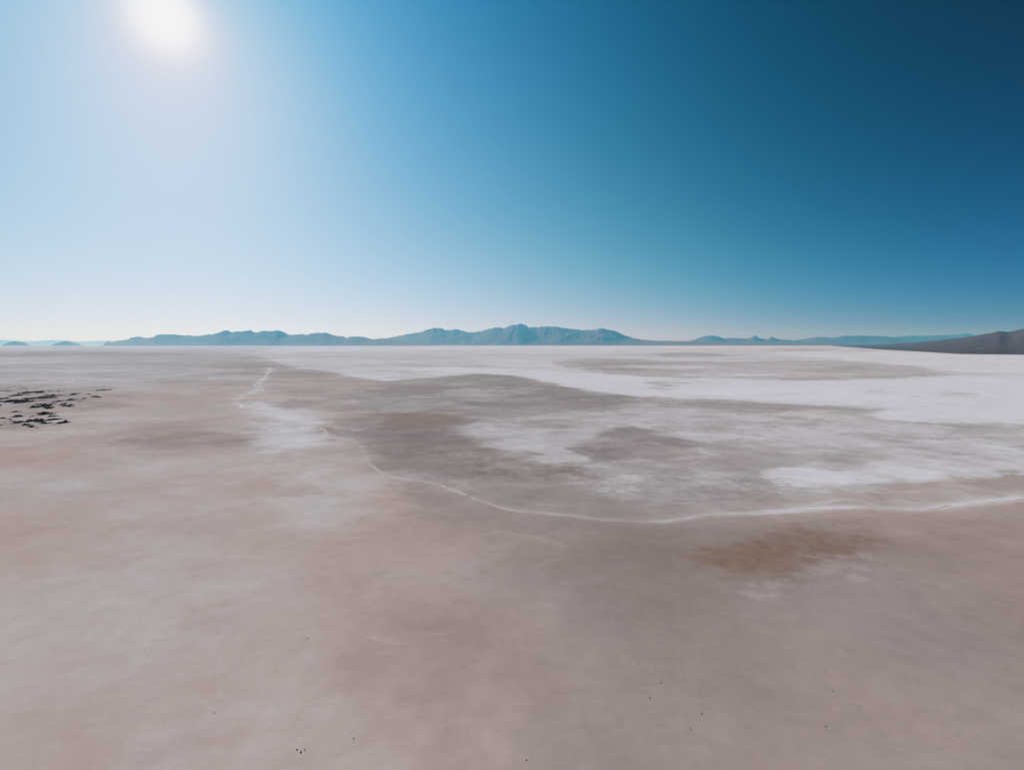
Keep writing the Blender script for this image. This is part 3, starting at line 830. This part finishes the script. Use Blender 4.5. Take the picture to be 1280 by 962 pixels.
OUT = [
    (zp((-60, 158), (20, 160), (135, 157)), 0.9, 'thin dark rock line at the left edge, topmost of the upper cluster there'),
    (zp((150, 131), (250, 132), (420, 130)), 0.7, 'hair-thin dark rock line lying behind the upper cluster, farthest of all'),
    (zp((230, 180), (300, 180), (360, 176)), 2.8, 'short thick black outcrop at the back of the upper cluster'),
    (zp((360, 190), (410, 180), (470, 163), (560, 158)), 1.2, 'thin dark outcrop slanting up to the right along the back of the upper cluster'),
    (zp((560, 158), (650, 158), (760, 157)), 0.6, 'faint straight dark line at the back of the upper cluster'),
    (zp((85, 210), (150, 206), (200, 208), (270, 202)), 2.2, 'ragged black outcrop in front of the thin left edge line'),
    (zp((480, 208), (560, 206), (620, 204), (690, 205)), 2.4, 'blunt dark outcrop wedge in the back row, right of the slanting one'),
    (zp((690, 215), (750, 205), (800, 187), (880, 181)), 1.4, 'slanting dark streak with a knob at its upper right end'),
    (zp((915, 190), (970, 192)), 0.7, 'tiny faint dash of rock off the right end of the slanting streak'),
    (zp((-60, 240), (20, 245), (90, 238)), 2.0, 'dark outcrop cut by the left edge in the second row'),
    (zp((80, 262), (120, 270), (160, 276)), 3.0, 'lumpy dark outcrop left of the bare sandy gap'),
    (zp((195, 270), (230, 274), (270, 282)), 3.2, 'squat dark outcrop bordering the bare sandy gap'),
    (zp((230, 240), (290, 238), (330, 246)), 1.8, 'small dark ledge joining the rows above the bare sandy gap'),
    (zp((340, 238), (400, 230), (490, 229), (590, 236)), 2.0, 'long dark ledge across the middle of the upper cluster'),
    (zp((340, 262), (400, 262), (480, 258)), 1.3, 'greyish thin ledge just below the long middle ledge'),
    (zp((560, 275), (610, 268), (650, 272)), 2.0, 'small forked dark outcrop right of the middle ledge'),
    (zp((650, 266), (710, 258), (785, 256)), 2.8, 'thick dark outcrop at the right of the upper cluster'),
    (zp((810, 255), (870, 244), (925, 230)), 0.9, 'fine dark tail rising to the right from the upper cluster'),
    (zp((820, 272), (880, 268), (945, 264)), 1.0, 'level fine dark tail below the rising one'),
    (zp((660, 288), (700, 306), (745, 326), (805, 327)), 1.8, 'dark outcrop slanting down to the right below the thick one'),
    (zp((345, 322), (385, 332), (425, 336)), 2.6, 'dark stub right of the bare sandy gap'),
    (zp((400, 296), (430, 308), (465, 312)), 1.6, 'small dark loop of rock above the stub'),
    (zp((600, 292), (540, 298), (500, 312), (500, 330), (530, 344), (590, 344)), 2.0, 'black hook-shaped outcrop open to the right'),
    (zp((-60, 272), (0, 274), (20, 276)), 1.6, 'black rock tip at the left edge below the second row'),
    (zp((-60, 314), (0, 314), (15, 314)), 1.8, 'lone black rock tip at the left edge beside the bare sandy gap'),
    (zp((85, 384), (150, 380), (280, 380)), 0.9, 'thin dark line at the back of the lower cluster'),
    (zp((370, 392), (430, 388), (490, 404), (570, 406)), 2.2, 'dark ledge at the top of the lower cluster'),
    (zp((130, 430), (200, 430), (275, 426)), 2.2, 'dark outcrop in the upper left of the lower cluster'),
    (zp((290, 440), (340, 428), (395, 412)), 1.2, 'thin link of rock slanting up to the top ledge of the lower cluster'),
    (zp((500, 430), (560, 430), (640, 422)), 1.2, 'thin dark ledge at the upper right of the lower cluster'),
    (zp((-60, 450), (0, 452), (60, 456)), 1.6, 'dark outcrop cut by the left edge in the lower cluster'),
    (zp((85, 455), (130, 462), (180, 456)), 1.4, 'small dark ledge near the left end of the lower cluster'),
    (zp((380, 456), (440, 462), (490, 456)), 2.4, 'greyish mound of rock in the middle of the lower cluster'),
    (zp((500, 466), (560, 468), (625, 456)), 3.6, 'largest black mound of the lower cluster'),
    (zp((630, 458), (660, 456), (690, 450)), 2.4, 'dark knob right of the largest black mound'),
    (zp((135, 480), (180, 492), (230, 500)), 2.0, 'dark outcrop slanting down along the near left of the lower cluster'),
    (zp((255, 486), (330, 480), (420, 485)), 2.4, 'long black ledge across the lower cluster'),
    (zp((255, 510), (300, 528), (350, 548), (410, 550)), 1.8, 'curving dark outcrop at the near side of the lower cluster, lowest of all'),
    (zp((440, 492), (490, 508), (530, 500)), 2.0, 'dark ledge below the largest black mound'),
    (zp((560, 516), (620, 500), (670, 490), (720, 480)), 1.0, 'fine dark rock thread rising at the lower right of the lower cluster'),
    (zp((640, 506), (690, 496), (750, 490)), 2.6, 'black wedge at the right end of the lower cluster'),
    (zp((-40, 492), (10, 492), (50, 490)), 0.9, 'faint dark dash at the left edge below the lower cluster'),
    (zp((-20, 524), (20, 522), (55, 514)), 0.9, 'faint slanting dash nearest the left edge, below the other dash'),
    (zp((960, 216), (1040, 224), (1110, 228)), 1.2, 'separate low dark streak right of the upper cluster'),
    (zp((1000, 152), (1100, 152), (1200, 143)), 1.7, 'lone far dark outcrop standing apart to the right of both clusters'),
    (zp((560, 380), (600, 381), (625, 379)), 0.8, 'small dark dash between the two clusters'),
]
for i, (pts, th, lab) in enumerate(OUT):
    outcrop(pts, th, 400 + 13 * i, lab)

# ----------------------------------------------------------------- stones in the near mud
SM = rock_material('stone_rock', (0.16, 0.12, 0.10), (0.09, 0.07, 0.06), 0.5)


def stone(px, py, size, seed, label, group=None):
    P = ground_pts([(px, py)])[0]
    r = np.random.default_rng(seed)
    nu, nv_ = 12, 7
    vs = []
    for j in range(nv_):
        th = math.pi * j / (nv_ - 1)
        for i in range(nu):
            ph = 2 * math.pi * i / nu
            k = size * 0.5 * (1 + 0.35 * float(fbm(np.array([math.cos(ph) * 2 + seed]), np.array([math.sin(ph) * 2 + th * 2]), 1.3, 3, seed)[0]))
            vs.append((k * math.sin(th) * math.cos(ph) * 1.25, k * math.sin(th) * math.sin(ph), k * math.cos(th) * 0.6))
    o = link('stone', np.array(vs), grid_faces(nv_, nu, True), SM, smooth=False)
    o.location = (P[0], P[1], size * 0.12)
    o.rotation_euler = (0, 0, float(r.uniform(0, 6)))
    return tag(o, label, 'stone', group or 'dark stones scattered in the near mud')


STONES = [(371, 936, .55, 'dark stone in the small heap near the bottom edge, its left end'), (376, 939, .75, 'biggest dark stone of the small heap near the bottom edge'),
          (381, 936, .5, 'dark stone at the right end of the small heap near the bottom edge'), (442, 922, .5, 'lone stone right of the small stone heap'),
          (268, 890, .45, 'small dark stone on pale mud, far left of the near stones'), (184, 818, .4, 'tiny dark stone alone in the pale left mud'),
          (812, 871, .55, 'dark stone, lowest of the scattered pair in the middle mud'), (826, 852, .6, 'dark stone, upper of the scattered pair in the middle mud'),
          (877, 891, .5, 'stone between the middle pair and the right stones'), (863, 910, .5, 'stone nearest the bottom edge among the middle stones'),
          (1040, 863, .6, 'dark stone alone in the right mud'), (1032, 907, .55, 'stone below the lone right one, nearer the bottom edge'),
          (658, 949, .5, 'stone at the bottom edge in the middle of the picture'), (384, 797, .5, 'tiny stone alone on pale mud, left of the short faint salt line')]
for i, (a, b, c, lab) in enumerate(STONES):
    stone(a, b, c * 0.62, 900 + i, lab)

# ----------------------------------------------------------------- air
def haze_box():
    m = bpy.data.materials.new('haze')
    m.use_nodes = True
    nt = m.node_tree
    for n in list(nt.nodes):
        if n.type != 'OUTPUT_MATERIAL':
            nt.nodes.remove(n)
    pv = nt.nodes.new('ShaderNodeVolumePrincipled')
    pv.inputs['Color'].default_value = HAZE_COL
    pv.inputs['Absorption Color'].default_value = (1, 1, 1, 1)
    pv.inputs['Density'].default_value = HAZE_DENS
    pv.inputs['Anisotropy'].default_value = HAZE_G
    nt.links.new(pv.outputs[0], nt.nodes['Material Output'].inputs['Volume'])
    L, z0, z1 = 95000.0, -6.0, HAZE_TOP
    v = [(-L, -L, z0), (L, -L, z0), (L, L, z0), (-L, L, z0), (-L, -L, z1), (L, -L, z1), (L, L, z1), (-L, L, z1)]
    f = [(0, 3, 2, 1), (4, 5, 6, 7), (0, 1, 5, 4), (1, 2, 6, 5), (2, 3, 7, 6), (3, 0, 4, 7)]
    o = link('haze', v, f, m, smooth=False)
    o.visible_shadow = True
    return tag(o, 'blue desert air haze that fades the far mountains', 'haze', kind='stuff')


HAZE_COL = (0.14, 0.585, 1.0, 1)
HAZE_DENS = 1.72e-5
HAZE_G = 0.27
HAZE_TOP = 2300.0
haze_box()
